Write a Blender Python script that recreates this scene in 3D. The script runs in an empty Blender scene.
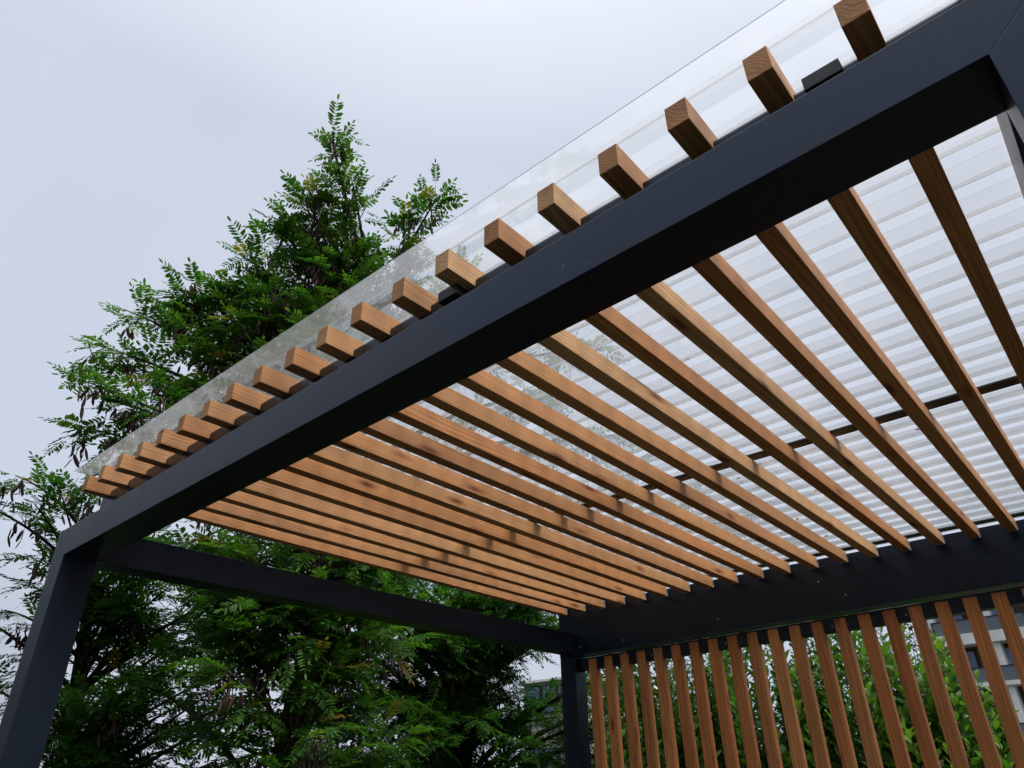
import bpy, bmesh, math, random
import numpy as np
from mathutils import Vector, Matrix

random.seed(7)
scene = bpy.context.scene
COL = scene.collection
R = math.radians
U = 0.135            # pitch of the roof timbers in metres; pergola sizes below are in pitches
ZB = 2.25            # height of the underside of the frame


# ------------------------------------------------------------------ materials
def mat(name):
    m = bpy.data.materials.new(name)
    m.use_nodes = True
    nt = m.node_tree
    nt.nodes.clear()
    out = nt.nodes.new('ShaderNodeOutputMaterial')
    return m, nt, out


def N(nt, kind, **kw):
    n = nt.nodes.new(kind)
    for k, v in kw.items():
        if k.startswith('i_'):
            n.inputs[k[2:].replace('_', ' ')].default_value = v
        else:
            setattr(n, k, v)
    return n


def ramp(nt, stops, interp='LINEAR'):
    n = nt.nodes.new('ShaderNodeValToRGB')
    cr = n.color_ramp
    cr.interpolation = interp
    while len(cr.elements) < len(stops):
        cr.elements.new(0.5)
    for e, (p, c) in zip(cr.elements, stops):
        e.position = p
        e.color = (c[0], c[1], c[2], 1) if hasattr(c, '__len__') else (c, c, c, 1)
    return n


def mixc(nt, fac, a, b, mode='MIX'):
    n = nt.nodes.new('ShaderNodeMix')
    n.data_type = 'RGBA'
    n.blend_type = mode
    for sock, val in ((n.inputs[0], fac), (n.inputs[6], a), (n.inputs[7], b)):
        if hasattr(val, 'is_output'):
            nt.links.new(val, sock)
        elif hasattr(val, '__len__'):
            sock.default_value = (val[0], val[1], val[2], 1)
        else:
            sock.default_value = val
    return n.outputs[2]


def mth(nt, op, a, b=0.0, c=None):
    n = nt.nodes.new('ShaderNodeMath')
    n.operation = op
    for s, v in zip(n.inputs, (a, b, c)):
        if v is None:
            continue
        if hasattr(v, 'is_output'):
            nt.links.new(v, s)
        else:
            s.default_value = v
    return n.outputs[0]


def wood_material(name, tint_mul):
    m, nt, out = mat(name)
    L = nt.links.new
    tc = N(nt, 'ShaderNodeTexCoord')
    oi = N(nt, 'ShaderNodeObjectInfo')
    off = N(nt, 'ShaderNodeVectorMath', operation='SCALE')
    comb = N(nt, 'ShaderNodeCombineXYZ', i_X=3.1, i_Y=17.0, i_Z=5.7)
    L(comb.outputs[0], off.inputs[0]); L(oi.outputs['Random'], off.inputs['Scale'])
    add = N(nt, 'ShaderNodeVectorMath', operation='ADD')
    L(tc.outputs['Object'], add.inputs[0]); L(off.outputs[0], add.inputs[1])
    # growth rings: distorted bands round a pith line lying off the timber
    mp = N(nt, 'ShaderNodeMapping')
    mp.inputs['Scale'].default_value = (1.0, 0.055, 1.0)
    L(add.outputs[0], mp.inputs['Vector'])
    wav = N(nt, 'ShaderNodeTexWave', wave_type='RINGS', rings_direction='Y')
    wav.inputs['Scale'].default_value = 26.0
    wav.inputs['Distortion'].default_value = 13.0
    wav.inputs['Detail'].default_value = 2.0
    wav.inputs['Detail Scale'].default_value = 0.6
    L(mp.outputs[0], wav.inputs['Vector'])
    fib = N(nt, 'ShaderNodeMapping')
    fib.inputs['Scale'].default_value = (260.0, 5.0, 260.0)
    L(add.outputs[0], fib.inputs['Vector'])
    fn = N(nt, 'ShaderNodeTexNoise'); fn.inputs['Scale'].default_value = 1.0; fn.inputs['Detail'].default_value = 4
    L(fib.outputs[0], fn.inputs['Vector'])
    big = N(nt, 'ShaderNodeMapping'); big.inputs['Scale'].default_value = (9.0, 1.3, 9.0)
    L(add.outputs[0], big.inputs['Vector'])
    bn = N(nt, 'ShaderNodeTexNoise'); bn.inputs['Scale'].default_value = 1.0; bn.inputs['Detail'].default_value = 3
    L(big.outputs[0], bn.inputs['Vector'])
    # each timber has its own shade
    tone = ramp(nt, [(0.0, (0.56, 0.250, 0.096)), (0.2, (0.66, 0.355, 0.160)), (0.4, (0.60, 0.285, 0.112)),
                     (0.6, (0.68, 0.395, 0.195)), (0.8, (0.56, 0.255, 0.100)), (1.0, (0.65, 0.330, 0.140))])
    L(oi.outputs['Random'], tone.inputs[0])
    ringc = ramp(nt, [(0.0, 0.60), (0.4, 0.96), (0.8, 1.06), (1.0, 0.55)])
    L(wav.outputs['Fac'], ringc.inputs[0])
    c = mixc(nt, 0.75, tone.outputs[0], ringc.outputs[0], 'MULTIPLY')
    fr = ramp(nt, [(0.25, 0.78), (0.75, 1.12)]); L(fn.outputs['Fac'], fr.inputs[0])
    c = mixc(nt, 0.8, c, fr.outputs[0], 'MULTIPLY')
    br = ramp(nt, [(0.3, (0.66, 0.60, 0.56)), (0.7, (1.14, 1.12, 1.06))]); L(bn.outputs['Fac'], br.inputs[0])
    c = mixc(nt, 0.8, c, br.outputs[0], 'MULTIPLY')
    # knots
    kv = N(nt, 'ShaderNodeMapping'); kv.inputs['Scale'].default_value = (14.0, 3.4, 14.0)
    L(add.outputs[0], kv.inputs['Vector'])
    vo = N(nt, 'ShaderNodeTexVoronoi'); vo.inputs['Scale'].default_value = 1.0; vo.inputs['Randomness'].default_value = 1.0
    L(kv.outputs[0], vo.inputs['Vector'])
    kr = ramp(nt, [(0.0, (0.22, 0.13, 0.10)), (0.06, (0.30, 0.17, 0.12)), (0.12, (0.66, 0.52, 0.44)), (0.22, (1, 1, 1))])
    L(vo.outputs['Distance'], kr.inputs[0])
    c = mixc(nt, 1.0, c, kr.outputs[0], 'MULTIPLY')
    c = mixc(nt, 1.0, c, tint_mul, 'MULTIPLY')
    bs = N(nt, 'ShaderNodeBsdfPrincipled'); bs.inputs['Roughness'].default_value = 0.62
    bs.inputs['Specular IOR Level'].default_value = 0.32
    L(c, bs.inputs['Base Color'])
    bp = N(nt, 'ShaderNodeBump'); bp.inputs['Strength'].default_value = 0.22; bp.inputs['Distance'].default_value = 0.002
    L(fn.outputs['Fac'], bp.inputs['Height']); L(bp.outputs[0], bs.inputs['Normal'])
    L(bs.outputs[0], out.inputs[0])
    return m


def paint_material():
    m, nt, out = mat('anthracite_powder_coat')
    L = nt.links.new
    tc = N(nt, 'ShaderNodeTexCoord')
    n1 = N(nt, 'ShaderNodeTexNoise'); n1.inputs['Scale'].default_value = 3.0; n1.inputs['Detail'].default_value = 5
    L(tc.outputs['Object'], n1.inputs['Vector'])
    base = ramp(nt, [(0.3, (0.0035, 0.0055, 0.0105)), (0.7, (0.0055, 0.0085, 0.015))]); L(n1.outputs['Fac'], base.inputs[0])
    # dust specks and scuffs
    v = N(nt, 'ShaderNodeTexVoronoi'); v.inputs['Scale'].default_value = 17.0
    nn = N(nt, 'ShaderNodeTexNoise'); nn.inputs['Scale'].default_value = 60.0; nn.inputs['Detail'].default_value = 3
    L(tc.outputs['Object'], nn.inputs['Vector'])
    dv = mixc(nt, 0.04, tc.outputs['Object'], nn.outputs['Color']); L(dv, v.inputs['Vector'])
    sp = ramp(nt, [(0.0, 1.0), (0.045, 0.8), (0.08, 0.0)]); L(v.outputs['Distance'], sp.inputs[0])
    sel = N(nt, 'ShaderNodeSeparateColor'); L(v.outputs['Color'], sel.inputs[0])
    pick = mth(nt, 'GREATER_THAN', sel.outputs[0], 0.60)
    s1 = mth(nt, 'MULTIPLY', sp.outputs[0], pick)
    s1 = mth(nt, 'MULTIPLY', s1, 0.6)
    c = mixc(nt, s1, base.outputs[0], (0.16, 0.17, 0.18))
    # faint rain runs down the faces
    sm = N(nt, 'ShaderNodeMapping'); sm.inputs['Scale'].default_value = (34.0, 34.0, 1.6)
    L(tc.outputs['Object'], sm.inputs['Vector'])
    sn = N(nt, 'ShaderNodeTexNoise'); sn.inputs['Scale'].default_value = 1.0; sn.inputs['Detail'].default_value = 5
    L(sm.outputs[0], sn.inputs['Vector'])
    sr = ramp(nt, [(0.56, 0.0), (0.80, 0.16)]); L(sn.outputs['Fac'], sr.inputs[0])
    c = mixc(nt, sr.outputs[0], c, (0.075, 0.085, 0.10))
    # fine settled dust in soft patches
    n3 = N(nt, 'ShaderNodeTexNoise'); n3.inputs['Scale'].default_value = 7.0; n3.inputs['Detail'].default_value = 8; n3.inputs['Roughness'].default_value = 0.7
    L(tc.outputs['Object'], n3.inputs['Vector'])
    dr = ramp(nt, [(0.55, 0.0), (0.85, 0.10)]); L(n3.outputs['Fac'], dr.inputs[0])
    c = mixc(nt, dr.outputs[0], c, (0.06, 0.07, 0.085))
    bs = N(nt, 'ShaderNodeBsdfPrincipled')
    rr = ramp(nt, [(0.25, 0.23), (0.75, 0.40)]); L(mixc(nt, 0.5, n3.outputs['Color'], sn.outputs['Color']), rr.inputs[0])
    L(rr.outputs[0], bs.inputs['Roughness'])
    bs.inputs['Specular IOR Level'].default_value = 0.56
    bs.inputs['Specular Tint'].default_value = (0.58, 0.74, 1.0, 1)
    L(c, bs.inputs['Base Color'])
    n4 = N(nt, 'ShaderNodeTexNoise'); n4.inputs['Scale'].default_value = 420.0; n4.inputs['Detail'].default_value = 2
    L(tc.outputs['Object'], n4.inputs['Vector'])
    bp = N(nt, 'ShaderNodeBump'); bp.inputs['Strength'].default_value = 0.05; bp.inputs['Distance'].default_value = 0.001
    L(n4.outputs['Fac'], bp.inputs['Height']); L(bp.outputs[0], bs.inputs['Normal'])
    L(bs.outputs[0], out.inputs[0])
    return m


def simple_material(name, col, rough=0.5, metal=0.0, noise=None, spec=0.5):
    m, nt, out = mat(name)
    L = nt.links.new
    bs = N(nt, 'ShaderNodeBsdfPrincipled')
    bs.inputs['Roughness'].default_value = rough
    bs.inputs['Metallic'].default_value = metal
    bs.inputs['Specular IOR Level'].default_value = spec
    if noise:
        sc, amt = noise
        tc = N(nt, 'ShaderNodeTexCoord')
        n = N(nt, 'ShaderNodeTexNoise'); n.inputs['Scale'].default_value = sc; n.inputs['Detail'].default_value = 6
        L(tc.outputs['Object'], n.inputs['Vector'])
        r = ramp(nt, [(0.3, [x * (1 - amt) for x in col]), (0.7, [min(1, x * (1 + amt)) for x in col])])
        L(n.outputs['Fac'], r.inputs[0]); L(r.outputs[0], bs.inputs['Base Color'])
    else:
        bs.inputs['Base Color'].default_value = (*col, 1)
    L(bs.outputs[0], out.inputs[0])
    return m


def roof_material(name, clear, dirt):
    m, nt, out = mat(name)
    L = nt.links.new
    tc = N(nt, 'ShaderNodeTexCoord')
    n1 = N(nt, 'ShaderNodeTexNoise'); n1.inputs['Scale'].default_value = 5.0; n1.inputs['Detail'].default_value = 9; n1.inputs['Roughness'].default_value = 0.72
    L(tc.outputs['Object'], n1.inputs['Vector'])
    d1 = ramp(nt, [(0.32, dirt * .6), (0.60, dirt), (0.8, dirt * 1.9)]); L(n1.outputs['Fac'], d1.inputs[0])
    lw = N(nt, 'ShaderNodeLayerWeight'); lw.inputs['Blend'].default_value = 0.5
    edge = mth(nt, 'POWER', lw.outputs['Facing'], 4.0)
    tr = N(nt, 'ShaderNodeBsdfTransparent')
    tcol = mixc(nt, edge, clear, (0.42, 0.44, 0.44)); L(tcol, tr.inputs['Color'])
    tl = N(nt, 'ShaderNodeBsdfTranslucent'); tl.inputs['Color'].default_value = (0.93, 0.945, 0.95, 1)
    rf = N(nt, 'ShaderNodeBsdfRefraction'); rf.inputs['IOR'].default_value = 1.3; rf.inputs['Roughness'].default_value = 0.075
    L(tcol, rf.inputs['Color'])
    cl = N(nt, 'ShaderNodeMixShader'); cl.inputs[0].default_value = 0.26
    L(tr.outputs[0], cl.inputs[1]); L(rf.outputs[0], cl.inputs[2])
    inv = mth(nt, 'SUBTRACT', 1.0, edge)
    tf = mth(nt, 'MULTIPLY', d1.outputs[0], inv)
    mx = N(nt, 'ShaderNodeMixShader'); L(tf, mx.inputs[0]); L(cl.outputs[0], mx.inputs[1]); L(tl.outputs[0], mx.inputs[2])
    # wavy surface bends what is seen through it
    n2 = N(nt, 'ShaderNodeTexNoise'); n2.inputs['Scale'].default_value = 26.0; n2.inputs['Detail'].default_value = 2
    L(tc.outputs['Object'], n2.inputs['Vector'])
    bp = N(nt, 'ShaderNodeBump'); bp.inputs['Strength'].default_value = 0.12; bp.inputs['Distance'].default_value = 0.01
    L(n2.outputs['Fac'], bp.inputs['Height'])
    gl = N(nt, 'ShaderNodeBsdfGlossy'); gl.inputs['Roughness'].default_value = 0.06
    L(bp.outputs[0], gl.inputs['Normal'])
    fr = N(nt, 'ShaderNodeLayerWeight'); fr.inputs['Blend'].default_value = 0.5
    fm = mth(nt, 'POWER', fr.outputs['Facing'], 3.0)
    fm = mth(nt, 'MULTIPLY_ADD', fm, 0.22, 0.012)
    m2 = N(nt, 'ShaderNodeMixShader'); L(fm, m2.inputs[0]); L(mx.outputs[0], m2.inputs[1]); L(gl.outputs[0], m2.inputs[2])
    L(m2.outputs[0], out.inputs[0])
    return m


def leaf_material(name, stops, trans=0.35, rough=0.5):
    m, nt, out = mat(name)
    L = nt.links.new
    g = N(nt, 'ShaderNodeNewGeometry')
    at = N(nt, 'ShaderNodeAttribute', attribute_name='tint')
    r = ramp(nt, stops); L(at.outputs['Fac'], r.inputs[0])
    v = ramp(nt, [(0.0, 0.75), (1.0, 1.3)]); L(g.outputs['Random Per Island'], v.inputs[0])
    c = mixc(nt, 1.0, r.outputs[0], v.outputs[0], 'MULTIPLY')
    bs = N(nt, 'ShaderNodeBsdfPrincipled'); bs.inputs['Roughness'].default_value = rough
    bs.inputs['Specular IOR Level'].default_value = 0.22
    L(c, bs.inputs['Base Color'])
    tl = N(nt, 'ShaderNodeBsdfTranslucent')
    tcx = mixc(nt, 1.0, c, (1.5, 1.7, 0.7), 'MULTIPLY'); L(tcx, tl.inputs['Color'])
    mx = N(nt, 'ShaderNodeMixShader'); mx.inputs[0].default_value = trans
    L(bs.outputs[0], mx.inputs[1]); L(tl.outputs[0], mx.inputs[2]); L(mx.outputs[0], out.inputs[0])
    return m


def glass_material():
    m, nt, out = mat('window_glass')
    L = nt.links.new
    bs = N(nt, 'ShaderNodeBsdfPrincipled')
    bs.inputs['Base Color'].default_value = (0.12, 0.20, 0.38, 1)  # blue of the reflected sky is put into the base colour
    bs.inputs['Roughness'].default_value = 0.08
    bs.inputs['Specular IOR Level'].default_value = 1.0
    bs.inputs['IOR'].default_value = 1.9
    L(bs.outputs[0], out.inputs[0])
    return m


WOOD = wood_material('larch_timber', (1, 1, 1))
WOOD_DARK = wood_material('reddish_larch_timber', (1.0, 0.79, 0.64))  # same larch multiplied to a darker, redder tone for the slats
PAINT = paint_material()
ROOF = roof_material('clear_polycarbonate', (0.975, 0.98, 0.98), 0.075)
RIDGE = roof_material('greyed_polycarbonate_ridge', (0.89, 0.895, 0.89), 0.10)  # grey look of light bent in the ribs, put into the colour
CUT = simple_material('cut_sheet_edge', (0.16, 0.18, 0.19), 0.3, 0, (60, 0.4))
ZINC = simple_material('galvanised_steel', (0.55, 0.56, 0.57), 0.42, 0.55, (40, 0.2))
BLACK = simple_material('black_bracket', (0.012, 0.012, 0.013), 0.5, 0.0, (30, 0.3))
BARK = simple_material('bark', (0.026, 0.021, 0.017), 0.9, 0.0, (22, 0.5), 0.2)
POD = simple_material('dry_pods', (0.062, 0.033, 0.030), 0.6, 0.0, (30, 0.4), 0.3)
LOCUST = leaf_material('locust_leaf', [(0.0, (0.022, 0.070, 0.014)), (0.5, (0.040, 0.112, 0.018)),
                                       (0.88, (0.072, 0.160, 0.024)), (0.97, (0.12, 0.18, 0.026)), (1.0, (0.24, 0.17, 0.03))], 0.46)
LAUREL = leaf_material('laurel_leaf', [(0.0, (0.022, 0.065, 0.012)), (0.55, (0.055, 0.135, 0.020)), (1.0, (0.14, 0.24, 0.04))], 0.34, 0.32)
LITTER = leaf_material('dry_leaflet', [(0.0, (0.12, 0.07, 0.03)), (1.0, (0.20, 0.13, 0.05))], 0.3, 0.7)
PRIVET = leaf_material('privet_leaf', [(0.0, (0.013, 0.042, 0.012)), (0.6, (0.024, 0.068, 0.016)), (1.0, (0.045, 0.10, 0.02))], 0.3, 0.4)
GLASS = glass_material()
WHITE = simple_material('white_render', (0.84, 0.83, 0.81), 0.8, 0, (1.5, 0.1))
GREYWALL = simple_material('grey_render', (0.33, 0.32, 0.29), 0.85, 0, (1.2, 0.12))
BROWN = simple_material('brown_cladding', (0.095, 0.058, 0.04), 0.7, 0, (4, 0.3))
DARK = simple_material('dark_frame', (0.012, 0.014, 0.018), 0.4)
RAILGLASS = simple_material('grey_balustrade', (0.15, 0.185, 0.215), 0.12, 0, None, 0.9)
SOIL = simple_material('soil_and_lawn', (0.035, 0.042, 0.022), 0.95, 0, (1.5, 0.5), 0.1)
PAVE = simple_material('paving', (0.045, 0.042, 0.038), 0.85, 0, (6, 0.25), 0.2)


# ------------------------------------------------------------------ helpers
def tag(o, label=None, cat=None, group=None, kind=None):
    if label: o['label'] = label
    if cat: o['category'] = cat
    if group: o['group'] = group
    if kind: o['kind'] = kind
    return o


def empty(name, loc, label, cat, group=None):
    o = bpy.data.objects.new(name, None)
    o.empty_display_size = 0.2
    COL.objects.link(o)
    o.location = loc
    return tag(o, label, cat, group)


def link(name, me, m, parent=None, loc=None):
    """link a mesh; loc is a WORLD position, the parent is an unrotated empty"""
    o = bpy.data.objects.new(name, me)
    COL.objects.link(o)
    if m and not me.materials:
        me.materials.append(m)
    if parent is not None:
        o.parent = parent
        base = Vector((0, 0, 0))
        p = parent
        while p is not None:
            base += p.location
            p = p.parent
        o.location = Vector(loc if loc is not None else (0, 0, 0)) - base
    elif loc is not None:
        o.location = loc
    return o


def bm_mesh(bm, name, smooth=False):
    bmesh.ops.recalc_face_normals(bm, faces=bm.faces)
    me = bpy.data.meshes.new(name)
    bm.to_mesh(me)
    bm.free()
    if smooth:
        for p in me.polygons:
            p.use_smooth = True
    return me


def hexa(bm, v8, bevel=0.0):
    """v8: bottom ring of four then top ring of four"""
    vs = [bm.verts.new(v) for v in v8]
    fs = []
    for idx in ((3, 2, 1, 0), (4, 5, 6, 7), (0, 1, 5, 4), (1, 2, 6, 5), (2, 3, 7, 6), (3, 0, 4, 7)):
        fs.append(bm.faces.new([vs[i] for i in idx]))
    if bevel > 0:
        es = list({e for f in fs for e in f.edges})
        bmesh.ops.bevel(bm, geom=es, offset=bevel, segments=2, affect='EDGES', profile=0.6)


def box(bm, x0, x1, y0, y1, z0, z1, bevel=0.0):
    hexa(bm, [(x0, y0, z0), (x1, y0, z0), (x1, y1, z0), (x0, y1, z0),
              (x0, y0, z1), (x1, y0, z1), (x1, y1, z1), (x0, y1, z1)], bevel)


def part_box(name, m, parent, x0, x1, y0, y1, z0, z1, bevel=0.0):
    """box in world metres, its origin at its own centre"""
    c = ((x0 + x1) / 2, (y0 + y1) / 2, (z0 + z1) / 2)
    bm = bmesh.new()
    box(bm, x0 - c[0], x1 - c[0], y0 - c[1], y1 - c[1], z0 - c[2], z1 - c[2], bevel)
    return link(name, bm_mesh(bm, name), m, parent, c)


def part_hex(name, m, parent, v8u, bevel):
    """v8u in pitches relative to the pergola datum"""
    v8 = [Vector((x * U, y * U, z * U + ZB)) for x, y, z in v8u]
    c = sum(v8, Vector()) / 8
    bm = bmesh.new()
    hexa(bm, [v - c for v in v8], bevel)
    return link(name, bm_mesh(bm, name), m, parent, c)


# ------------------------------------------------------------------ measured sizes (pitches)
H, D_, LP, RP, DEP = 0.7198, 0.7627, 1.8584, 21.257, 20.1537
TL = 0.0163
X0, W, RB0, RBD, RH, RF = 1.3489, 0.2873, 1.5714, 1.4101, 0.3783, 0.1155
tilt = lambda x: TL * (x - 12.0)
ZG = -ZB / U         # ground level in pitches

# ------------------------------------------------------------------ ground
def sheet(name, m, x0, x1, y0, y1, z, kind='structure'):
    bm = bmesh.new()
    bm.faces.new([bm.verts.new(v) for v in ((x0, y0, z), (x1, y0, z), (x1, y1, z), (x0, y1, z))])
    o = link(name, bm_mesh(bm, name), m)
    o['kind'] = kind
    return o


sheet('ground', SOIL, -600, 600, -600, 600, 0.0)
sheet('paving', PAVE, -0.35, 3.6, -6.0, 3.35, 0.004)

# ------------------------------------------------------------------ pergola
PG = empty('pergola', (1.56, 1.4, 0.0),
           'black steel pergola with a slatted larch ceiling under a clear corrugated roof', 'pergola')
XL, XR = LP - D_, RP + D_
BV = 0.0011
# front beam and front posts, mitred at the corners
part_hex('beam', PAINT, PG, [
    (LP, 0, tilt(LP)), (RP, 0, tilt(RP)), (RP, D_, tilt(RP)), (LP, D_, tilt(LP)),
    (XL, 0, H + tilt(XL)), (XR, 0, H + tilt(XR)), (XR, D_, H + tilt(XR)), (XL, D_, H + tilt(XL))], BV)
part_hex('post', PAINT, PG, [
    (XL, 0, ZG), (LP, 0, ZG), (LP, D_, ZG), (XL, D_, ZG),
    (XL, 0, H + tilt(XL)), (LP, 0, tilt(LP)), (LP, D_, tilt(LP)), (XL, D_, H + tilt(XL))], BV)
part_hex('post', PAINT, PG, [
    (RP, 0, ZG), (XR, 0, ZG), (XR, D_, ZG), (RP, D_, ZG),
    (RP, 0, tilt(RP)), (XR, 0, H + tilt(XR)), (XR, D_, H + tilt(XR)), (RP, D_, tilt(RP))], BV)
# side beams
for xa, xb in ((XL, LP), (RP, XR)):
    za, zc = 0.0063 + tilt(xa), 0.7679 + tilt(xb)
    part_hex('beam', PAINT, PG, [
        (xa, D_, za), (xb, D_, za), (xb, DEP, za), (xa, DEP, za),
        (xa, D_, zc), (xb, D_, zc), (xb, DEP, zc), (xa, DEP, zc)], BV)
# back beam, back posts
BZ = -0.1367
back_beam = part_hex('beam', PAINT, PG, [
    (XL, DEP, BZ + tilt(XL)), (XR, DEP, BZ + tilt(XR)), (XR, DEP + D_, BZ + tilt(XR)), (XL, DEP + D_, BZ + tilt(XL)),
    (XL, DEP, BZ + .76 + tilt(XL)), (XR, DEP, BZ + .76 + tilt(XR)), (XR, DEP + D_, BZ + .76 + tilt(XR)), (XL, DEP + D_, BZ + .76 + tilt(XL))], BV)
for xa, xb in ((XL, LP), (RP, XR)):
    zt = BZ + tilt(xa) - 0.004
    part_hex('post', PAINT, PG, [
        (xa, DEP + .02, ZG), (xb, DEP + .02, ZG), (xb, DEP + D_ - .02, ZG), (xa, DEP + D_ - .02, ZG),
        (xa, DEP + .02, zt), (xb, DEP + .02, zt), (xb, DEP + D_ - .02, zt), (xa, DEP + D_ - .02, zt)], BV)
# header tubes carrying the timbers
part_hex('header_tube', PAINT, PG, [
    (XL, .712, .55), (XR, .712, .55), (XR, 1.09, .55), (XL, 1.09, .55),
    (XL, .712, 1.72), (XR, .712, 1.72), (XR, 1.09, 1.72), (XL, 1.09, 1.72)], .006)
back_header = part_hex('header_tube', PAINT, PG, [
    (XL, DEP + .02, .30), (XR, DEP + .02, .30), (XR, DEP + .40, .30), (XL, DEP + .40, .30),
    (XL, DEP + .02, 1.7203), (XR, DEP + .02, 1.7203), (XR, DEP + .40, 1.7203), (XL, DEP + .40, 1.7203)], .004)
# purlins on top of the timbers
for y0, y1 in ((1.30, 1.62), (10.60, 10.9366), (20.46, 20.74)):
    part_hex('purlin', BLACK, PG, [
        (XL, y0, 1.953), (XR + .3, y0, 1.953), (XR + .3, y1, 1.953), (XL, y1, 1.953),
        (XL, y0, 2.02), (XR + .3, y0, 2.02), (XR + .3, y1, 2.02), (XL, y1, 2.02)], .003)
for x0 in (14.08, 19.80):
    part_hex('mounting_bracket', BLACK, PG, [
        (x0, .45, 1.385), (x0 + .40, .45, 1.385), (x0 + .40, .709, 1.385), (x0, .709, 1.385),
        (x0, .45, 1.575), (x0 + .40, .45, 1.575), (x0 + .40, .709, 1.575), (x0, .709, 1.575)], .0015)

# timbers: laid along local Y, one mesh per length so that each keeps its own grain
def timber(name, parent, length, w, h, loc, rx=0.0, rz=0.0, jitter=0.0, m=None):
    bm = bmesh.new()
    j = lambda: random.uniform(-jitter, jitter)
    nseg = 8
    rings = []
    bow = random.uniform(-1, 1) * jitter * 2.2
    twist = random.uniform(-1, 1) * 0.012
    for k in range(nseg + 1):
        t = k / nseg
        y = (t - .5) * length
        dx = bow * (1 - (2 * t - 1) ** 2)
        a = twist * (t - .5)
        ca, sa = math.cos(a), math.sin(a)
        rings.append([bm.verts.new((dx + x * ca - z * sa, y, x * sa + z * ca)) for x, z in
                      ((-w / 2, -h / 2), (w / 2, -h / 2), (w / 2, h / 2), (-w / 2, h / 2))])
    es = []
    for k in range(nseg):
        for i in range(4):
            bm.faces.new((rings[k][i], rings[k][(i + 1) % 4], rings[k + 1][(i + 1) % 4], rings[k + 1][i]))
    bm.faces.new(rings[0][::-1]); bm.faces.new(rings[-1])
    bmesh.ops.recalc_face_normals(bm, faces=bm.faces)
    es = [e for e in bm.edges if e.calc_face_angle(0) > 0.5]
    bmesh.ops.bevel(bm, geom=es, offset=0.0014, segments=2, affect='EDGES', profile=0.5)
    o = link(name, bm_mesh(bm, name), m or WOOD, parent, loc)
    o.rotation_euler = (rx, 0, rz)
    return o


REND = DEP - .10
slope = math.atan2((RBD - RB0), (DEP - RF))
for i in range(21):
    y0, y1 = RF + random.uniform(-.03, .03), REND
    zb = lambda y: RB0 + (RBD - RB0) * (y - RF) / (DEP - RF)
    cx = (X0 + i + W / 2) * U
    cy = (y0 + y1) / 2 * U
    cz = (zb((y0 + y1) / 2) + RH / 2) * U + ZB
    r = timber('rafter', PG, (y1 - y0) * U, W * U, RH * U, (cx, cy, cz), slope, 0, 0.0016)
    # angle bracket screwed to the back end of the timber
    bm = bmesh.new()
    L_ = (y1 - y0) * U / 2
    box(bm, -W * U / 2 + .004, W * U / 2 + .004, L_ + .0006, L_ + .0036, -RH * U / 2 - .002, RH * U / 2 - .004, 0)
    box(bm, W * U / 2 + .0006, W * U / 2 + .0030, L_ - .012, L_ + .0, RH * U / 2 - .022, RH * U / 2 - .006, 0)
    b = bpy.data.objects.new('angle_bracket', bm_mesh(bm, 'angle_bracket'))
    b.data.materials.append(ZINC)
    COL.objects.link(b)
    b.parent = r

# corrugated roof sheets: box profile with ribs running left to right
def roof_sheet(x0, x1, ya, yb, zlift):
    pitch, ph = 0.772, 0.317
    prof = [(ya, 0.0)]
    k = math.floor((ya - ph) / pitch) - 1
    while ph + k * pitch < yb:
        b = ph + k * pitch
        for dy, dz in ((0, 0), (.075, .135), (.195, .135), (.27, 0)):
            y = b + dy
            if ya + .01 < y < yb - .01:
                prof.append((y, dz))
        k += 1
    prof.append((yb, 0.0))
    th = 0.011
    zb = 2.12 + zlift
    bm = bmesh.new()
    n = 6
    rows = []
    for s in range(n + 1):
        x = x0 + (x1 - x0) * s / n
        lo = [bm.verts.new((x * U, y * U, (zb + z) * U + ZB)) for y, z in prof]
        hi = [bm.verts.new((x * U, y * U, (zb + z + th) * U + ZB)) for y, z in prof]
        rows.append((lo, hi))
    m = len(prof)
    for s in range(n):
        (a, b), (c, d) = rows[s], rows[s + 1]
        for i in range(m - 1):
            f1 = bm.faces.new((a[i], a[i + 1], c[i + 1], c[i]))
            f2 = bm.faces.new((b[i], d[i], d[i + 1], b[i + 1]))
            if prof[i][1] > 0.01 and prof[i + 1][1] > 0.01:
                f1.material_index = f2.material_index = 1
        bm.faces.new((a[0], c[0], d[0], b[0])).material_index = 2
        bm.faces.new((a[-1], b[-1], d[-1], c[-1]))
    for (a, b) in (rows[0], rows[-1]):
        for i in range(m - 1):
            bm.faces.new((a[i], b[i], b[i + 1], a[i + 1]))
    o = link('roof_sheet', bm_mesh(bm, 'roof_sheet'), ROOF, PG)
    o.data.materials.append(RIDGE)
    o.data.materials.append(CUT)
    return o


roof_sheet(1.12, 22.9, -.13, 11.9, 0.0)
roof_sheet(1.12, 22.9, 11.64, 21.5, 0.016)

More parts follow.
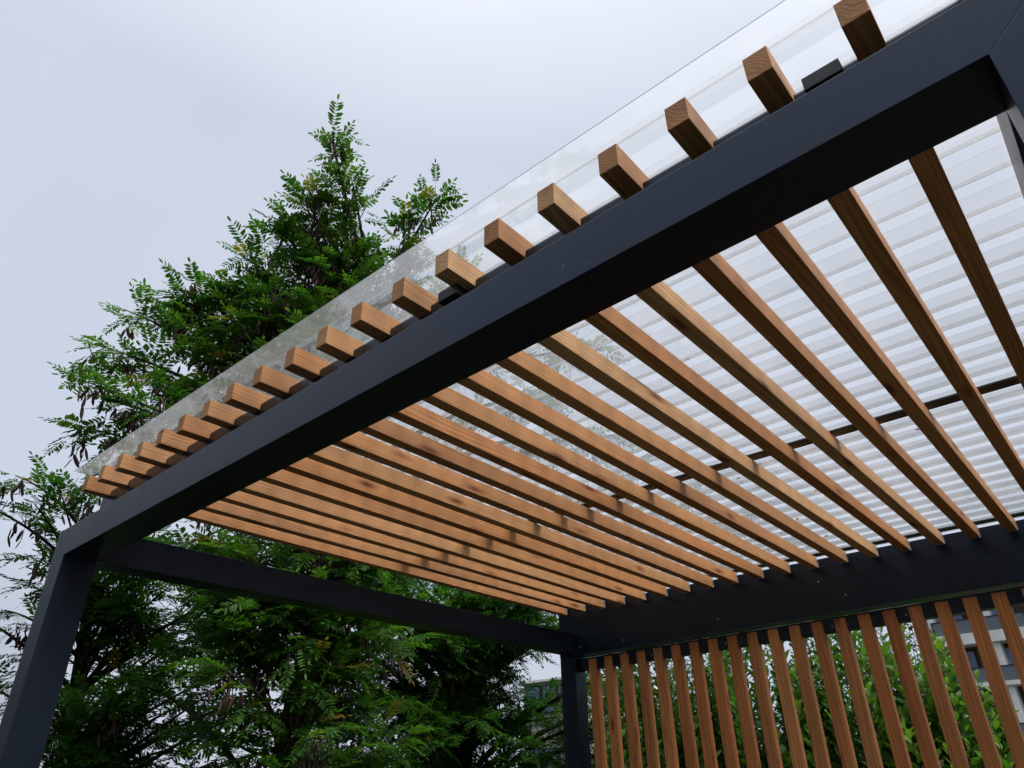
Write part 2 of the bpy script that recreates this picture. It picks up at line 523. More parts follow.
# leaflets blown onto the sheets
def litter():
    rng = np.random.default_rng(5)
    n = 95
    x = np.r_[rng.normal(11.5, 2.2, 80), rng.uniform(2, 21, 15)]
    k = rng.integers(12, 25, n)
    y = np.where(np.arange(n) < 80, .317 + k * .772 + rng.uniform(.3, .7, n), rng.uniform(.2, 21, n))
    ph = (y - .317) % .772
    z = np.where(ph < .27, 2.12 + .155, 2.12 + .034)
    pos = np.stack([x * U, y * U, z * U + ZB], 1)
    d = rng.normal(size=(n, 3)) * [1, 1, .06]
    up = np.array([0, 0, 1.0]) + rng.normal(size=(n, 3)) * .12
    tv = np.array([(0, 0, 0), (.25, .3, .03), (.2, .75, .05), (0, 1, .02), (-.2, .75, .05), (-.25, .3, .03)])
    me = scatter('leaf_litter', [(tv, LQ)], pos, d, up, rng.uniform(.012, .026, n), rng.uniform(.7, 1, n), rng)
    o = link('leaf_litter', me, LITTER)
    tag(o, 'dry brown leaflets scattered on top of the clear roof sheet', 'leaf litter', None, 'stuff')


# pale screw heads
def screw(parent, x, y, z, r=.0034):
    bm = bmesh.new()
    bmesh.ops.create_uvsphere(bm, u_segments=10, v_segments=6, radius=r)
    bmesh.ops.scale(bm, vec=(1, .5, 1), verts=bm.verts)
    o = link('screw', bm_mesh(bm, 'screw', True), ZINC, parent, (x, y, z))
    return o


for x, z in ((2.2, .20), (4.35, .16), (8.6, .30), (13.3, .36), (12.5, .95)):
    yy = DEP if z < .6 else DEP + .02
    screw(back_beam if z < .6 else back_header, x * U, yy * U, (z + tilt(x)) * U + ZB)

# ------------------------------------------------------------------ back screen of upright slats
SC = empty('slat_screen', (1.56, 2.8, 0.0),
           'wooden screen of upright larch slats closing the back of the pergola', 'screen')
SY = DEP + .22
ztop = lambda x: -.30 + tilt(x)
for i in range(24):
    x = 2.42 + .7868 * i
    if x + .38 > RP: break
    zt = ztop(x)
    zl = ZG + .55
    ln = (zt - zl) * U
    timber('slat', SC, ln, .385 * U, W * U,
           ((x + .1925) * U, (SY + W / 2) * U, (zt + zl) / 2 * U + ZB), R(90), 0, 0.0028, WOOD_DARK)
for zo, nm in ((0, 'rail'), (-12.5, 'rail')):
    za, zb_ = ztop(LP) + .07 + zo, ztop(RP) + .07 + zo
    part_hex(nm, PAINT, SC, [
        (LP, SY + .05, za - .47), (RP, SY + .05, zb_ - .47), (RP, SY + .45, zb_ - .47), (LP, SY + .45, za - .47),
        (LP, SY + .05, za), (RP, SY + .05, zb_), (RP, SY + .45, zb_), (LP, SY + .45, za)], .002)
for i in (3, 7, 12, 15):
    x = 2.50 + .7868 * i + .60
    screw(SC, x * U, (SY + .05) * U, (ztop(x) - .22) * U + ZB, .0034)

# ------------------------------------------------------------------ foliage tools
def np_mesh(name, verts, quads, tint=None):
    me = bpy.data.meshes.new(name)
    nv, nf = len(verts), len(quads)
    me.vertices.add(nv)
    me.vertices.foreach_set('co', np.ascontiguousarray(verts, dtype=np.float32).ravel())
    me.loops.add(nf * 4)
    me.loops.foreach_set('vertex_index', np.ascontiguousarray(quads, dtype=np.int32).ravel())
    me.polygons.add(nf)
    me.polygons.foreach_set('loop_start', np.arange(0, nf * 4, 4, dtype=np.int32))
    me.update(calc_edges=True)
    if tint is not None:
        a = me.attributes.new('tint', 'FLOAT', 'POINT')
        a.data.foreach_set('value', np.ascontiguousarray(tint, dtype=np.float32))
    me.validate()
    return me


def leaflet(base, direc, side, up, ln, wd):
    """two folded quads: six points"""
    b, d, s, u = (np.asarray(v, float) for v in (base, direc, side, up))
    f = 0.16 * wd
    return [b, b + d * ln * .32 + s * wd * .5 + u * f, b + d * ln * .76 + s * wd * .42 + u * f * .8, b + d * ln,
            b + d * ln * .76 - s * wd * .42 + u * f * .8, b + d * ln * .32 - s * wd * .5 + u * f]


LQ = np.array([(0, 1, 2, 3), (0, 3, 4, 5)])


def pinnate_template(rng, n_pairs, droop, ln=0.050):
    """compound leaf along +Y, up +Z, length about 0.22"""
    V, Q = [], []
    total = 0.0195 * n_pairs + 0.045
    def axis(t):
        return np.array([0, t * total, -droop * total * t * t])
    def add(p, d, s, u, l, w):
        k = len(V)
        V.extend(leaflet(p, d, s, u, l, w)); Q.extend((LQ + k).tolist())
    for i in range(n_pairs):
        t = .2 + .78 * i / n_pairs
        p = axis(t)
        l = ln * (0.75 + .45 * math.sin(math.pi * (0.15 + .75 * i / n_pairs))) * rng.uniform(.88, 1.1)
        for sgn in (-1, 1):
            a = R(rng.uniform(52, 74))
            d = np.array([sgn * math.sin(a), math.cos(a), rng.uniform(-.35, .05)]); d /= np.linalg.norm(d)
            s = np.cross(d, [0, 0, 1]); s /= np.linalg.norm(s); u = np.cross(s, d)
            add(p + np.array([0, rng.uniform(-.003, .003), 0]), d, s, u, l, l * rng.uniform(.27, .34))
    p = axis(1.0); d = np.array([0, 1, -droop * 1.5]); d /= np.linalg.norm(d)
    add(p, d, np.array([1., 0, 0]), np.cross([1., 0, 0], d), ln, ln * .36)
    # the stalk as a thin blade
    k = len(V)
    w = .0011
    for t in (0, .5, 1):
        c = axis(t); V.extend([c + [w, 0, 0], c - [w, 0, 0]])
    Q.extend([(k, k + 1, k + 3, k + 2), (k + 2, k + 3, k + 5, k + 4)])
    return np.array(V), np.array(Q)


def frames(d, up):
    """rotation matrices with column Y = d and Z near up"""
    d = d / np.linalg.norm(d, axis=1, keepdims=True)
    x = np.cross(d, up); x /= np.linalg.norm(x, axis=1, keepdims=True) + 1e-9
    z = np.cross(x, d)
    return np.stack([x, d, z], axis=2)


def scatter(name, templates, pos, dirs, ups, scales, tints, rng):
    which = rng.integers(0, len(templates), len(pos))
    Vs, Qs, Ts = [], [], []
    base = 0
    for ti, (tv, tq) in enumerate(templates):
        sel = np.where(which == ti)[0]
        if not len(sel):
            continue
        M = frames(dirs[sel], ups[sel])
        v = np.einsum('nij,kj->nki', M, tv) * scales[sel][:, None, None] + pos[sel][:, None, :]
        n, k = len(sel), len(tv)
        q = tq[None] + (np.arange(n) * k)[:, None, None] + base
        Vs.append(v.reshape(-1, 3)); Qs.append(q.reshape(-1, 4)); Ts.append(np.repeat(tints[sel], k))
        base += n * k
    return np_mesh(name, np.concatenate(Vs), np.concatenate(Qs), np.concatenate(Ts))


class Tubes:
    def __init__(self):
        self.v, self.q = [], []

    def add(self, pts, radii, sides=6):
        pts = [np.asarray(p, float) for p in pts]
        k0 = len(self.v)
        ref = np.array([0.31, 0.87, 0.38])
        for i, p in enumerate(pts):
            t = pts[min(i + 1, len(pts) - 1)] - pts[max(i - 1, 0)]
            t = t / (np.linalg.norm(t) + 1e-9)
            a = np.cross(t, ref); a /= np.linalg.norm(a) + 1e-9
            b = np.cross(t, a)
            for s in range(sides):
                an = 2 * math.pi * s / sides
                self.v.append(p + radii[i] * (math.cos(an) * a + math.sin(an) * b))
        for i in range(len(pts) - 1):
            for s in range(sides):
                s2 = (s + 1) % sides
                self.q.append((k0 + i * sides + s, k0 + i * sides + s2, k0 + (i + 1) * sides + s2, k0 + (i + 1) * sides + s))
        e = k0 + (len(pts) - 1) * sides
        if sides == 4:
            self.q.append((e, e + 1, e + 2, e + 3))
        elif sides == 6:
            self.q += [(e, e + 1, e + 2, e + 3), (e, e + 3, e + 4, e + 5)]

    def mesh(self, name):
        me = np_mesh(name, np.array(self.v), np.array(self.q))
        for p in me.polygons:
            p.use_smooth = True
        return me


def bez(a, b, c, n):
    a, b, c = (np.asarray(p, float) for p in (a, b, c))
    return [a * (1 - t) ** 2 + 2 * b * t * (1 - t) + c * t * t for t in np.linspace(0, 1, n)]


def resample(poly, n):
    P = np.array(poly, float)
    L = np.r_[0, np.cumsum(np.linalg.norm(np.diff(P, axis=0), axis=1))]
    t = np.linspace(0, L[-1], n)
    return np.stack([np.interp(t, L, P[:, i]) for i in range(3)], 1)


def pod_mesh(name, pos, dirs, rng):
    """flat hanging seed pods"""
    tv, tq = [], []
    prof = [(0, .12, .15), (.25, .85, 1), (.6, 1, 1), (.88, .6, .7), (1, .08, .1)]
    for t, w, h in prof:
        tv += [(w * .011, t * .085, 0), (0, t * .085, h * .003), (-w * .011, t * .085, 0), (0, t * .085, -h * .003)]
    for i in range(len(prof) - 1):
        for s in range(4):
            tq.append((i * 4 + s, i * 4 + (s + 1) % 4, (i + 1) * 4 + (s + 1) % 4, (i + 1) * 4 + s))
    n = len(pos)
    up = rng.normal(size=(n, 3))
    return scatter(name, [(np.array(tv), np.array(tq))], np.array(pos), np.array(dirs), up,
                   rng.uniform(.75, 1.25, n), np.zeros(n), rng)


def locust(label, trunk, tips, seed, twig_rate=9.0, pods=0.5, leaf=1.0, leaders=(), fill=(), copies=2, spread=.22, tone=0.0, tl=.30, thicken=()):
    rng = np.random.default_rng(seed)
    root = empty('locust_tree', tuple(trunk[0]), label, 'tree')
    root_loc = tuple(trunk[0])
    tr = Tubes()
    tp = resample(trunk, 14)
    tr.add(tp, np.interp(np.linspace(0, 1, 14), [0, .05, 1], [.15, .115, .03]), 10)
    br = Tubes()
    LP_, LD_, LU_, LS_, LT_ = [], [], [], [], []
    pp, pd = [], []

    def leaves_on(pts, shade):
        n = max(4, int(np.linalg.norm(pts[-1] - pts[0]) / .031))
        Pn = resample(pts, n)
        for j in range(n):
            if j == 0 and n > 5:
                continue
            t = Pn[min(j + 1, n - 1)] - Pn[max(j - 1, 0)]
            t /= np.linalg.norm(t) + 1e-9
            sd = np.cross(t, [0, 0, 1]); sd /= np.linalg.norm(sd) + 1e-9
            sg = 1 if j % 2 else -1
            d = t * rng.uniform(.3, .9) + sd * sg * rng.uniform(.5, 1.0) + np.array([0, 0, rng.uniform(-.45, .35)])
            if j == n - 1:
                d = t + rng.normal(size=3) * .15
            LP_.append(Pn[j]); LD_.append(d)
            LU_.append(np.array([0, 0, 1.0]) + rng.normal(size=3) * .32)
            LS_.append(leaf * rng.uniform(.68, 1.08))
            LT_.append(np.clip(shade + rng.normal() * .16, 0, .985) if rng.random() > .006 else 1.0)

    def dress(limb, t0, t1, rate, tl, podf=1.0):
        """twigs and leaves along a limb between fractions t0..t1"""
        limb = np.array(limb)
        ln = np.linalg.norm(np.diff(limb, axis=0), axis=1).sum()
        n = max(3, int(ln * (t1 - t0) * rate))
        P = resample(limb, 60)
        for j in range(n):
            f = t0 + (t1 - t0) * (j + rng.random()) / n
            i = int(f * 58)
            p = P[i]; t = P[i + 1] - P[i]; t /= np.linalg.norm(t) + 1e-9
            r = rng.normal(size=3); r -= t * (r @ t); r /= np.linalg.norm(r)
            d = t * rng.uniform(.45, 1.0) + r * rng.uniform(.5, .95) + np.array([0, 0, .18])
            d /= np.linalg.norm(d)
            l = tl * rng.uniform(.55, 1.15) * (1.15 - .5 * f)
            e = p + d * l + np.array([0, 0, -.12 * l])
            pts = bez(p, p + d * l * .55 + np.array([0, 0, .06 * l]), e, 4)
            br.add(pts, [.0042, .0034, .0026, .0016], 4)
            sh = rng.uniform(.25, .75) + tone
            leaves_on(np.array(pts), sh)
            if rng.random() < pods * podf:
                c = np.array(pts[rng.integers(0, 3)])
                for _ in range(rng.integers(8, 18)):
                    pp.append(c + rng.normal(size=3) * np.array([.035, .035, .05]) + np.array([0, 0, -.07]))
                    pd.append(np.array([rng.normal() * .28, rng.normal() * .28, -1]))
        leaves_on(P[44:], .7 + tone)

    for stem in leaders:
        br.add(stem, np.linspace(.022, .006, len(stem)), 6)
        dress(stem, .1, 1.0, twig_rate, .26)
    every = [np.array(t) for t in tips] + [np.array(t) for t in fill]
    n_out = len(tips) + 2 * len(thicken)
    every = every[:len(tips)] + [np.array(t) * .80 + np.array([-.95, 1.85, t[2] - .12]) * .20 + np.clip(rng.normal(size=3), -1.2, 1.2) * .10 for t in list(thicken) * 2] + every[len(tips):]
    for t in fill:
        for _ in range(copies):
            every.append(np.array(t) + rng.normal(size=3) * spread)
    for it, tip in enumerate(every):
        hd = np.linalg.norm(tp[:, :2] - tip[:2], axis=1)
        want = np.clip(tip[2] - .45 * hd.min() - .1, trunk[0][2] + 1.0, tp[-1][2])
        a = tp[np.argmin(np.abs(tp[:, 2] - want))]
        mid = (a + tip) / 2 + np.array([0, 0, .16 * np.linalg.norm(tip - a)]) + rng.normal(size=3) * .08
        limb = bez(a, mid, tip, 9)
        ln = np.linalg.norm(tip - a)
        br.add(limb, np.linspace(.010 + .010 * ln, .0035, 9), 6)
        dress(limb, max(.18, 1 - 1.15 / max(ln, .6)) if ln > .9 else .25, 1.0, twig_rate, tl, 1.0 if it < n_out else .22)
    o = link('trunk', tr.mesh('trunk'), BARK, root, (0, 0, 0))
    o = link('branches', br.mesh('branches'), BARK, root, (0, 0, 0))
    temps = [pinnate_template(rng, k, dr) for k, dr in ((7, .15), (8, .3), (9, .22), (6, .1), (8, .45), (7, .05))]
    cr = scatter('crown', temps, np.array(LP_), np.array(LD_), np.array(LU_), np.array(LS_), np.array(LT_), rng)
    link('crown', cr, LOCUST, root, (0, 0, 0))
    if pp:
        tag(link('seed_pods', pod_mesh('seed_pods', pp, pd, rng), POD, root, (0, 0, 0)), kind='stuff')
    return len(LP_)


FILL_A = [(-1.05, 1.85, 2.95), (-1.0, 2.15, 2.85), (-1.1, 1.7, 3.05), (-0.95, 2.35, 2.9), (-1.05, 2.0, 2.6), (-1.0, 1.75, 2.35), (-1.0, 2.1, 2.2), (-1.02, 1.9, 1.9), (-1.35, 1.54, 2.84), (-1.24, 1.84, 2.62), (-1.46, 1.49, 2.54), (-1.28, 1.7, 2.31), (-1.27, 2.05, 2.41), (-1.34, 1.66, 2.03), (-1.19, 1.9, 2.03), (-1.22, 2.21, 2.06), (-1.25, 1.84, 1.77), (-1.25, 2.2, 1.72), (-1.29, 2.38, 2.38), (-1.59, 1.56, 2.27), (-1.48, 1.65, 1.83), (-1.3, 2.46, 1.84), (-1.28, 2.24, 2.83), (-1.55, 1.32, 2.96)]
FILL_C = [(-2.07, 3.28, 2.65), (-1.97, 3.64, 2.85), (-1.87, 4.03, 2.89), (-1.73, 4.43, 2.93), (-2.04, 3.41, 2.2), (-1.83, 3.67, 1.9), (-1.73, 4.04, 2.06), (-1.74, 4.56, 2.17), (-1.6, 4.79, 2.96), (-2.04, 3.45, 1.76), (-2.22, 3.24, 3.18), (-1.89, 3.92, 3.15), (-1.68, 4.68, 3.15), (-1.63, 4.42, 1.76), (-1.55, 4.74, 1.84), (-0.76, 4.68, 2.03), (-0.55, 4.94, 1.88), (-0.31, 5.53, 1.89)]
TIPS_A = [(-0.58, 1.35, 5.6), (-0.13, 1.86, 5.42), (-0.42, 1.78, 5.25), (-0.96, 1.21, 5.39), (-1.16, 1.18, 5.19), (-1.45, 1.06, 5.09), (-1.77, 0.99, 4.88), (-1.94, 0.8, 4.72), (-2.15, 0.61, 4.68), (-2.16, 0.5, 4.32), (-2.06, 0.74, 4.17), (-1.68, 0.96, 4.28), (-1.39, 1.07, 4.46), (-1.80, 0.38, 3.85), (-1.94, 0.48, 3.61), (-1.74, 0.58, 3.75), (-1.09, 1.17, 4.63), (-0.9, 1.4, 5.03), (-0.76, 1.61, 4.71), (-0.9, 1.35, 4.21), (-1.2, 1.18, 4.1), (-0.6, 2.23, 4.88), (-0.36, 2.78, 4.57), (-0.23, 3.37, 4.31), (-0.39, 2.46, 5.21), (0.08, 3.56, 4.75), (-0.03, 3.92, 4.08), (-0.16, 3.07, 5.13), (-0.67, 1.87, 5.1), (-1.81, 1.0, 3.79), (-1.85, 1.18, 4.03), (-1.74, 1.65, 2.94), (-2.14, 1.6, 2.79), (-1.68, 2.03, 2.79), (-1.66, 2.31, 3.06), (-2.2, 1.38, 2.97), (-1.48, 2.67, 2.79), (-2.07, 2.08, 2.51), (-2.2, 1.65, 2.41), (-1.77, 2.4, 2.37)]
TIPS_B = [(-3.05, 0.5, 3.58), (-2.9, 0.77, 3.5), (-3.25, 0.33, 3.4), (-2.8, 0.98, 3.62), (-2.97, 0.66, 3.38), (-3.08, 0.79, 2.85), (-3.01, 0.88, 3.03), (-3.32, 0.78, 2.71), (-3.04, 0.99, 2.77), (-3.48, 0.81, 2.26), (-3.35, 0.95, 2.2), (-3.33, 1.09, 2.02), (-2.92, 1.3, 2.87), (-3.01, 1.64, 2.87), (-3.11, 1.53, 2.57), (-2.98, 1.43, 2.2), (-2.68, 1.65, 2.19), (-2.72, 2.05, 2.16), (-2.72, 1.61, 1.88), (-2.59, 1.9, 1.82), (-2.99, 1.48, 1.77), (-2.61, 2.3, 1.76), (-3.25, 1.35, 1.9), (-3.09, 1.82, 2.6), (-2.98, 2.22, 2.8), (-2.98, 1.46, 3.22), (-2.94, 1.85, 3.21), (-3.09, 1.12, 3.25), (-2.81, 2.5, 2.2), (-3.58, 0.49, 2.78), (-3.63, 0.74, 1.89), (-3.33, 1.12, 1.71)]
TIPS_C = [(-3.21, 2.85, 3.28), (-2.77, 3.23, 3.09), (-2.56, 3.77, 3.24), (-2.36, 4.25, 3.38), (-2.15, 4.76, 3.34), (-1.96, 5.19, 3.33), (-3.0, 3.02, 2.74), (-2.76, 3.4, 2.58), (-2.47, 3.74, 2.67), (-2.17, 4.09, 2.59), (-2.03, 4.48, 2.7), (-1.98, 5.03, 2.86), (-2.92, 3.26, 2.17), (-2.82, 3.72, 2.28), (-2.38, 3.94, 2.18), (-2.2, 4.4, 2.27), (-2.09, 4.76, 2.38), (-3.17, 3.28, 1.8), (-2.77, 3.51, 1.79), (-2.59, 4.04, 1.79), (-2.43, 4.5, 1.87), (-2.29, 4.9, 1.96), (-3.09, 3.3, 3.54), (-2.68, 4.11, 3.62), (-2.39, 4.71, 3.63), (-0.88, 5.68, 4.6), (-0.42, 6.08, 4.23), (-0.06, 6.74, 4.09), (-1.7, 5.27, 4.34), (0.13, 7.3, 3.95), (-1.21, 6.97, 3.92), (-1.6, 5.65, 2.4), (-1.36, 6.03, 2.51), (-1.13, 6.64, 2.44), (-2.04, 5.44, 3.12), (-1.49, 5.77, 1.95)]
STEM_A = [(-0.99, 2.0, 4.48), (-0.91, 1.81, 4.9), (-0.81, 1.65, 5.2), (-0.72, 1.43, 5.49), (-0.6, 1.21, 5.71), (-0.54, 1.14, 5.80)]

locust('tall feathery locust tree rising above the left end of the clear roof',
       [(-1.35, 1.95, 0), (-1.32, 1.9, 1.4), (-1.2, 1.98, 2.8), (-1.08, 2.02, 3.8), (-0.99, 2.0, 4.48)],
       TIPS_A[:31], 11, 8.0, .8, 1.0, [STEM_A], TIPS_A[31:] + FILL_A, 2, .24, 0.0, .25, TIPS_A[3:9] + TIPS_A[10:13] + TIPS_A[16:20])
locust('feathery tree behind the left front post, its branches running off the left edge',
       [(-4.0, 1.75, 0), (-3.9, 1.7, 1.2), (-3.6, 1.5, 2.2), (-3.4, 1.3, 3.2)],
       TIPS_B[:12] + TIPS_B[27:], 23, 6.0, .55, 1.0, (), TIPS_B[12:27], 4, .28, -.34)  # negative tone paints the shade of the low foliage into the leaf colour
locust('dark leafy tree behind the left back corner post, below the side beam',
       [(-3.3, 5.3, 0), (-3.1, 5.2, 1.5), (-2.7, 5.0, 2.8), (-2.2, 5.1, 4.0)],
       TIPS_C[25:] + [(-1.72, 4.85, 2.86), (-1.6, 5.0, 2.12)], 37, 8.0, .2, 1.0, (), TIPS_C[:25] + FILL_C, 2, .24, -.34)  # same leaf, darkened by tone to paint in the shade under the beam

litter()

# ------------------------------------------------------------------ shrubs
def blade_template(rng, ln, wd, curl):
    V = []
    V.append((0, 0, 0))
    for t, w in ((.3, .42), (.68, .5)):
        V += [(w * wd, t * ln, -curl * t * t * ln + .12 * wd), (0, t * ln, -curl * t * t * ln), (-w * wd, t * ln, -curl * t * t * ln + .12 * wd)]
    V.append((0, ln, -curl * ln))
    Q = [(0, 1, 2, 2), ]
    V = np.array(V)
    Q = np.array([(0, 1, 4, 2), (0, 2, 6, 3), (2, 4, 7, 5), (2, 5, 7, 6)])
    Q = np.array([(1, 4, 5, 2), (2, 5, 6, 3), (0, 1, 2, 3), (4, 7, 6, 5)])
    return V, Q


def shrub(name, label, base, hgt, rx, ry, stems, m, seed, leaf, cat='shrub', group=None, upright=.5, tint=(.1, .9)):
    rng = np.random.default_rng(seed)
    root = empty(name, base, label, cat, group)
    tb = Tubes()
    P_, D_l, U_, S_, T_ = [], [], [], [], []
    b = np.array(base)
    for i in range(stems):
        a = rng.uniform(0, 2 * math.pi)
        rr = math.sqrt(rng.random())
        top = b + np.array([math.cos(a) * rr * rx, math.sin(a) * rr * ry, hgt * (1 - .30 * rr * rr) * rng.uniform(.45, 1.04)])
        root_p = b + np.array([math.cos(a) * rr * rx * .3, math.sin(a) * rr * ry * .3, 0])
        mid = (root_p + top) / 2 + np.array([math.cos(a) * .12, math.sin(a) * .12, .1])
        pts = np.array(bez(root_p, mid, top, 7))
        tb.add(pts, np.linspace(.009, .002, 7), 4)
        ln = np.linalg.norm(top - root_p)
        n = int(min(ln * .8, 1.05) / .021)
        seg = resample(pts, 40)[int(40 * (1 - min(.8, 1.05 / ln))):]
        L_ = resample(seg, n)
        for j in range(n):
            t = L_[min(j + 1, n - 1)] - L_[max(j - 1, 0)]; t /= np.linalg.norm(t) + 1e-9
            f = j / n
            an = j * 2.4 + rng.normal() * .3
            s1 = np.cross(t, [.2, .9, .1]); s1 /= np.linalg.norm(s1); s2 = np.cross(t, s1)
            out = math.cos(an) * s1 + math.sin(an) * s2
            d = out + t * (upright + .6 * f) + np.array([0, 0, .1])
            P_.append(L_[j]); D_l.append(d); U_.append(t + rng.normal(size=3) * .25)
            S_.append(leaf * rng.uniform(.7, 1.15) * (1.05 - .35 * max(0, f - .8) * 3))
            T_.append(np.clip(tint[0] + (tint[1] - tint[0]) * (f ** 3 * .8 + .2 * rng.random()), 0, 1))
    link('stems', tb.mesh('stems'), BARK, root, (0, 0, 0))
    temps = [blade_template(rng, 1.0, w, c) for w, c in ((.40, .18), (.36, .35), (.44, .05), (.38, .25))]
    link('leaves', scatter('leaves', temps, np.array(P_), np.array(D_l), np.array(U_), np.array(S_), np.array(T_), rng), m, root, (0, 0, 0))


for k, (bx, by, hg, rx, ry, lab, ti) in enumerate((
        (-0.15, 4.15, 2.55, .55, .5, 'dark green shrub showing between the leftmost slats of the screen', (.0, .4)),  # low tint range paints the tree's shade into these leaves
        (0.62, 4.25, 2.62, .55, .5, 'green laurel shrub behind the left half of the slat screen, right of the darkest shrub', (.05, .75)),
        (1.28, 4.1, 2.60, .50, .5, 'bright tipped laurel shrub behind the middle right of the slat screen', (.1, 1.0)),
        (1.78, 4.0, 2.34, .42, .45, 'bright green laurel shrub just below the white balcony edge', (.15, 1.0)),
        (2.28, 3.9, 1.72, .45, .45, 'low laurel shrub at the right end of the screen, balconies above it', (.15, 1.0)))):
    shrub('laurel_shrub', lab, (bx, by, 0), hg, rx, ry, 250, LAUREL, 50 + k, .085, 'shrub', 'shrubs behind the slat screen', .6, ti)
for k, (bx, by, hg, lab) in enumerate((
        (-2.0, 5.5, 1.95, 'dark shrub at the foot of the left back corner post'),
        (-3.4, 4.0, 1.75, 'dark shrub low behind the middle of the left side opening'),
        (-3.9, 2.4, 1.65, 'dark shrub low behind the left front post'),
        (-0.6, 5.9, 3.1, 'tall dark shrub seen in the gaps of the leftmost slats'),
        (0.7, 6.1, 3.2, 'tall dark shrub standing behind the middle laurels of the screen'))):
    shrub('privet_shrub', lab, (bx, by, 0), hg, .95, .8, 260, PRIVET, 80 + k, .06, 'shrub', 'dark shrubs under the trees', .3, (0, .9))

# ------------------------------------------------------------------ buildings behind
def building_main():
    y = 62.0
    B = empty('apartment_building', (4.0, y + 5, 0.0),
              'white and brown apartment block with glass balconies seen through the right slats', 'building')
    part_box('wall', BROWN, B, -9.6, 18.0, y + 1.6, y + 14, 0, 15.2, 0)
    for zt in (3.9, 7.57, 10.93, 14.4):
        th = .75 if zt in (10.93, 14.4) else .28
        part_box('balcony_slab', WHITE, B, -9.9, 18.2, y, y + 1.9, zt - th, zt, .02)
        bl = part_box('balustrade', RAILGLASS, B, -9.7, 18.0, y + .10, y + .14, zt + .03, zt + .95, 0)
        part_box('handrail', DARK, bl, -9.75, 18.05, y + .07, y + .17, zt + .955, zt + 1.02, 0)
        for k in range(19):
            part_box('baluster', DARK, bl, -9.7 + k * 1.5, -9.62 + k * 1.5, y + .03, y + .095, zt + .01, zt + .95, 0)
    part_box('roof', WHITE, B, -10.0, 18.3, y - .1, y + 14.2, 17.2, 17.7, .02)
    part_box('wall', BROWN, B, -9.4, 17.8, y + 1.7, y + 13.8, 15.2, 17.2, 0)
    for x in (-9.93, -6.15, -0.5, 5.2, 11.0, 17.6):
        part_box('pillar', WHITE, B, x, x + .42, y + .25, y + 1.55, 0.0, 17.1, .02)
    for x in (-8.6, -5.2, -2.6, 0.8, 3.2, 6.5, 9.0, 12.4, 15.0):
        for zf in (4.0, 7.66, 11.02, 14.5):
            w = part_box('window', DARK, B, x - 1.0, x + 1.0, y + 1.52, y + 1.64, zf + .05, zf + 2.3, 0)
            if (int(x * 7) + int(zf)) % 3 == 0:
                part_box('blind', WHITE, w, x + .06, x + .90, y + 1.470, y + 1.480, zf + 1.2, zf + 2.2, 0)
            for dx in (-.48, .48):
                part_box('pane', GLASS, w, x + dx - .40, x + dx + .40, y + 1.485, y + 1.512, zf + .15, zf + 2.2, 0)


def building_far():
    y = 31.0
    B = empty('apartment_building', (-22.0, y + 5, 0.0),
              'pale rendered block whose narrow blue window shows beside the left back post', 'building')
    part_box('wall', GREYWALL, B, -24.2, -20.4, y + .2, y + 9, 0, 6.45, 0)
    part_box('roof', WHITE, B, -24.4, -20.2, y, y + 9.2, 6.453, 6.6, .02)
    for x in (-23.4, -22.3, -21.1):
        for z in (2.0, 5.0):
            w = part_box('window', DARK, B, x - .48, x + .48, y + .08, y + .30, z - .08, z + 1.3, 0)
            for zz in (z, z + .66):
                part_box('pane', GLASS, w, x - .40, x + .40, y + .055, y + .075, zz, zz + .56, 0)


building_main()
building_far()

# ------------------------------------------------------------------ world and sun
SUN_AZ, SUN_EL = R(85), R(58)      # azimuth from +Y towards +X
w = bpy.data.worlds.new('World')
scene.world = w
w.use_nodes = True
nt = w.node_tree
nt.nodes.clear()
out = nt.nodes.new('ShaderNodeOutputWorld')
bg = nt.nodes.new('ShaderNodeBackground')
bg.inputs['Strength'].default_value = 0.1
sky = nt.nodes.new('ShaderNodeTexSky')
sky.sky_type = 'NISHITA'
sky.sun_disc = False
sky.sun_elevation = SUN_EL
sky.sun_rotation = SUN_AZ
sky.dust_density = 4.0
sky.air_density = 1.0
tc = N(nt, 'ShaderNodeTexCoord')
sep = N(nt, 'ShaderNodeSeparateXYZ'); nt.links.new(tc.outputs['Generated'], sep.inputs[0])
# cloud deck: paler and brighter overhead, slightly dimmer to the horizon
deck = ramp(nt, [(0.0, (5.3, 5.7, 6.7)), (0.35, (5.5, 6.0, 7.05)), (0.74, (5.75, 6.2, 7.3)), (0.84, (7.5, 7.9, 8.8)), (0.93, (10.8, 11.1, 11.8)), (1.0, (15.5, 15.7, 16.0))])
nt.links.new(sep.outputs['Z'], deck.inputs[0])
cn = N(nt, 'ShaderNodeTexNoise'); cn.inputs['Scale'].default_value = 1.9; cn.inputs['Detail'].default_value = 4
nt.links.new(tc.outputs['Generated'], cn.inputs['Vector'])
cr = ramp(nt, [(0.3, 0.965), (0.7, 1.035)]); nt.links.new(cn.outputs['Fac'], cr.inputs[0])
dk = mixc(nt, 1.0, deck.outputs[0], cr.outputs[0], 'MULTIPLY')
# added dimming of the unseen low sky behind the camera, darkens slats and steel
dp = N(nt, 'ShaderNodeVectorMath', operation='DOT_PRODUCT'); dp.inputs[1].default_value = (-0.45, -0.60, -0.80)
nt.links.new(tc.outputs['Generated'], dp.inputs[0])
front_dim = ramp(nt, [(0.0, 1.0), (0.08, 1.0), (0.5, 0.15), (1.0, 0.12)]); nt.links.new(dp.outputs['Value'], front_dim.inputs[0])
dk = mixc(nt, 1.0, dk, front_dim.outputs[0], 'MULTIPLY')
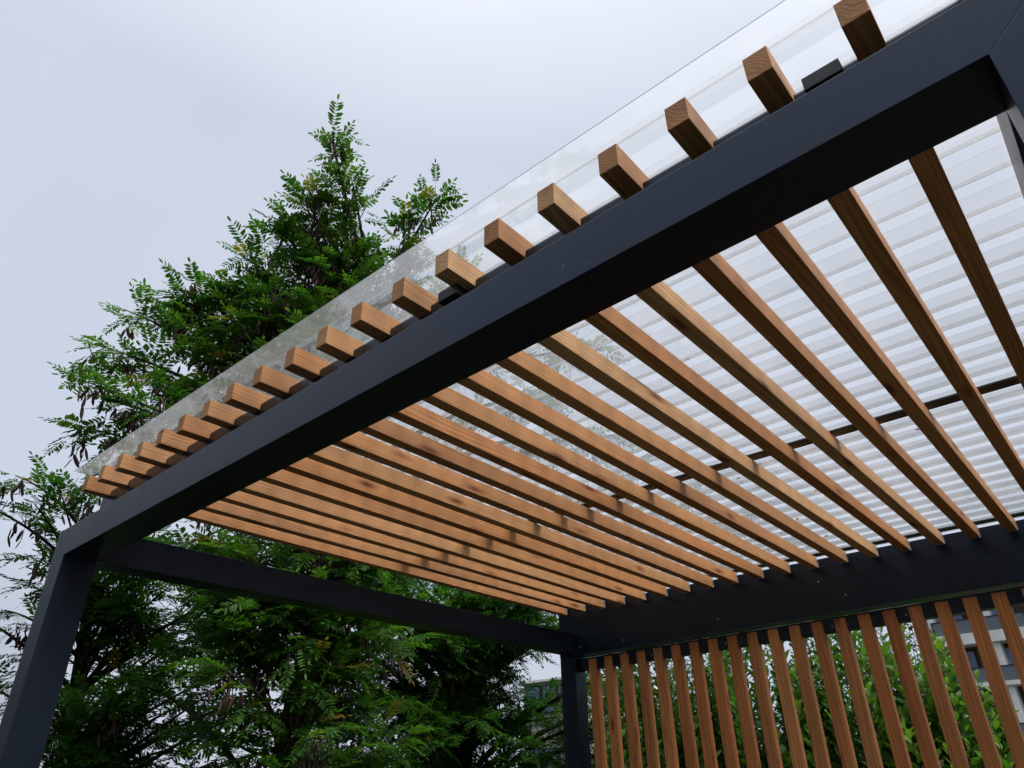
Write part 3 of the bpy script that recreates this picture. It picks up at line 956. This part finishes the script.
# the veiled sun brightens the cloud round it
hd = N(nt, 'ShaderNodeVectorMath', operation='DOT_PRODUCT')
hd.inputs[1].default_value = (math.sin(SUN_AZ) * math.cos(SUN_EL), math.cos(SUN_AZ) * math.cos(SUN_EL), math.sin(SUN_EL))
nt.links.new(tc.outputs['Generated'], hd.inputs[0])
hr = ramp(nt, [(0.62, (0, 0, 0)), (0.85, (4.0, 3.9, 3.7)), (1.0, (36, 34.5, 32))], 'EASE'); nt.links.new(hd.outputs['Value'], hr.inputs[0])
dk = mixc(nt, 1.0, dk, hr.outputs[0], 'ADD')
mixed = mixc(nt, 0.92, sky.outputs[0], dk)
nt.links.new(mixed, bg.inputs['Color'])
nt.links.new(bg.outputs[0], out.inputs[0])

sl = bpy.data.lights.new('sun', 'SUN')
sl.energy = 1.5
sl.angle = R(10)
sl.color = (1.0, 0.96, 0.9)
so = bpy.data.objects.new('sun', sl)
COL.objects.link(so)
dv = Vector((math.sin(SUN_AZ) * math.cos(SUN_EL), math.cos(SUN_AZ) * math.cos(SUN_EL), math.sin(SUN_EL)))
so.rotation_euler = dv.to_track_quat('Z', 'Y').to_euler()
so.location = dv * 30

# ------------------------------------------------------------------ camera
cam = bpy.data.cameras.new('camera')
cam.sensor_width = 36
cam.lens = 24.797
cam.clip_start = 0.02
cam.clip_end = 3000
co = bpy.data.objects.new('camera', cam)
COL.objects.link(co)
rt = Vector((0.752926, 0.657959, -0.013893))
dn = Vector((-0.335943, 0.366108, -0.867818))
fw = Vector((-0.565902, 0.65807, 0.496688))
M = Matrix((rt, -dn, -fw)).transposed().to_4x4()
M.translation = Vector((2.7904, -0.7406, 1.5605))
co.matrix_world = M
scene.camera = co

scene.render.engine = 'CYCLES'
cy = scene.cycles
cy.max_bounces = 12
cy.diffuse_bounces = 5
cy.glossy_bounces = 4
cy.transmission_bounces = 8
cy.transparent_max_bounces = 24
cy.use_denoising = True
cy.sample_clamp_indirect = 8
vs = scene.view_settings
vs.view_transform = 'Standard'
vs.look = 'None'
vs.exposure = 0.22
vs.gamma = 1.0
vs.use_curve_mapping = False
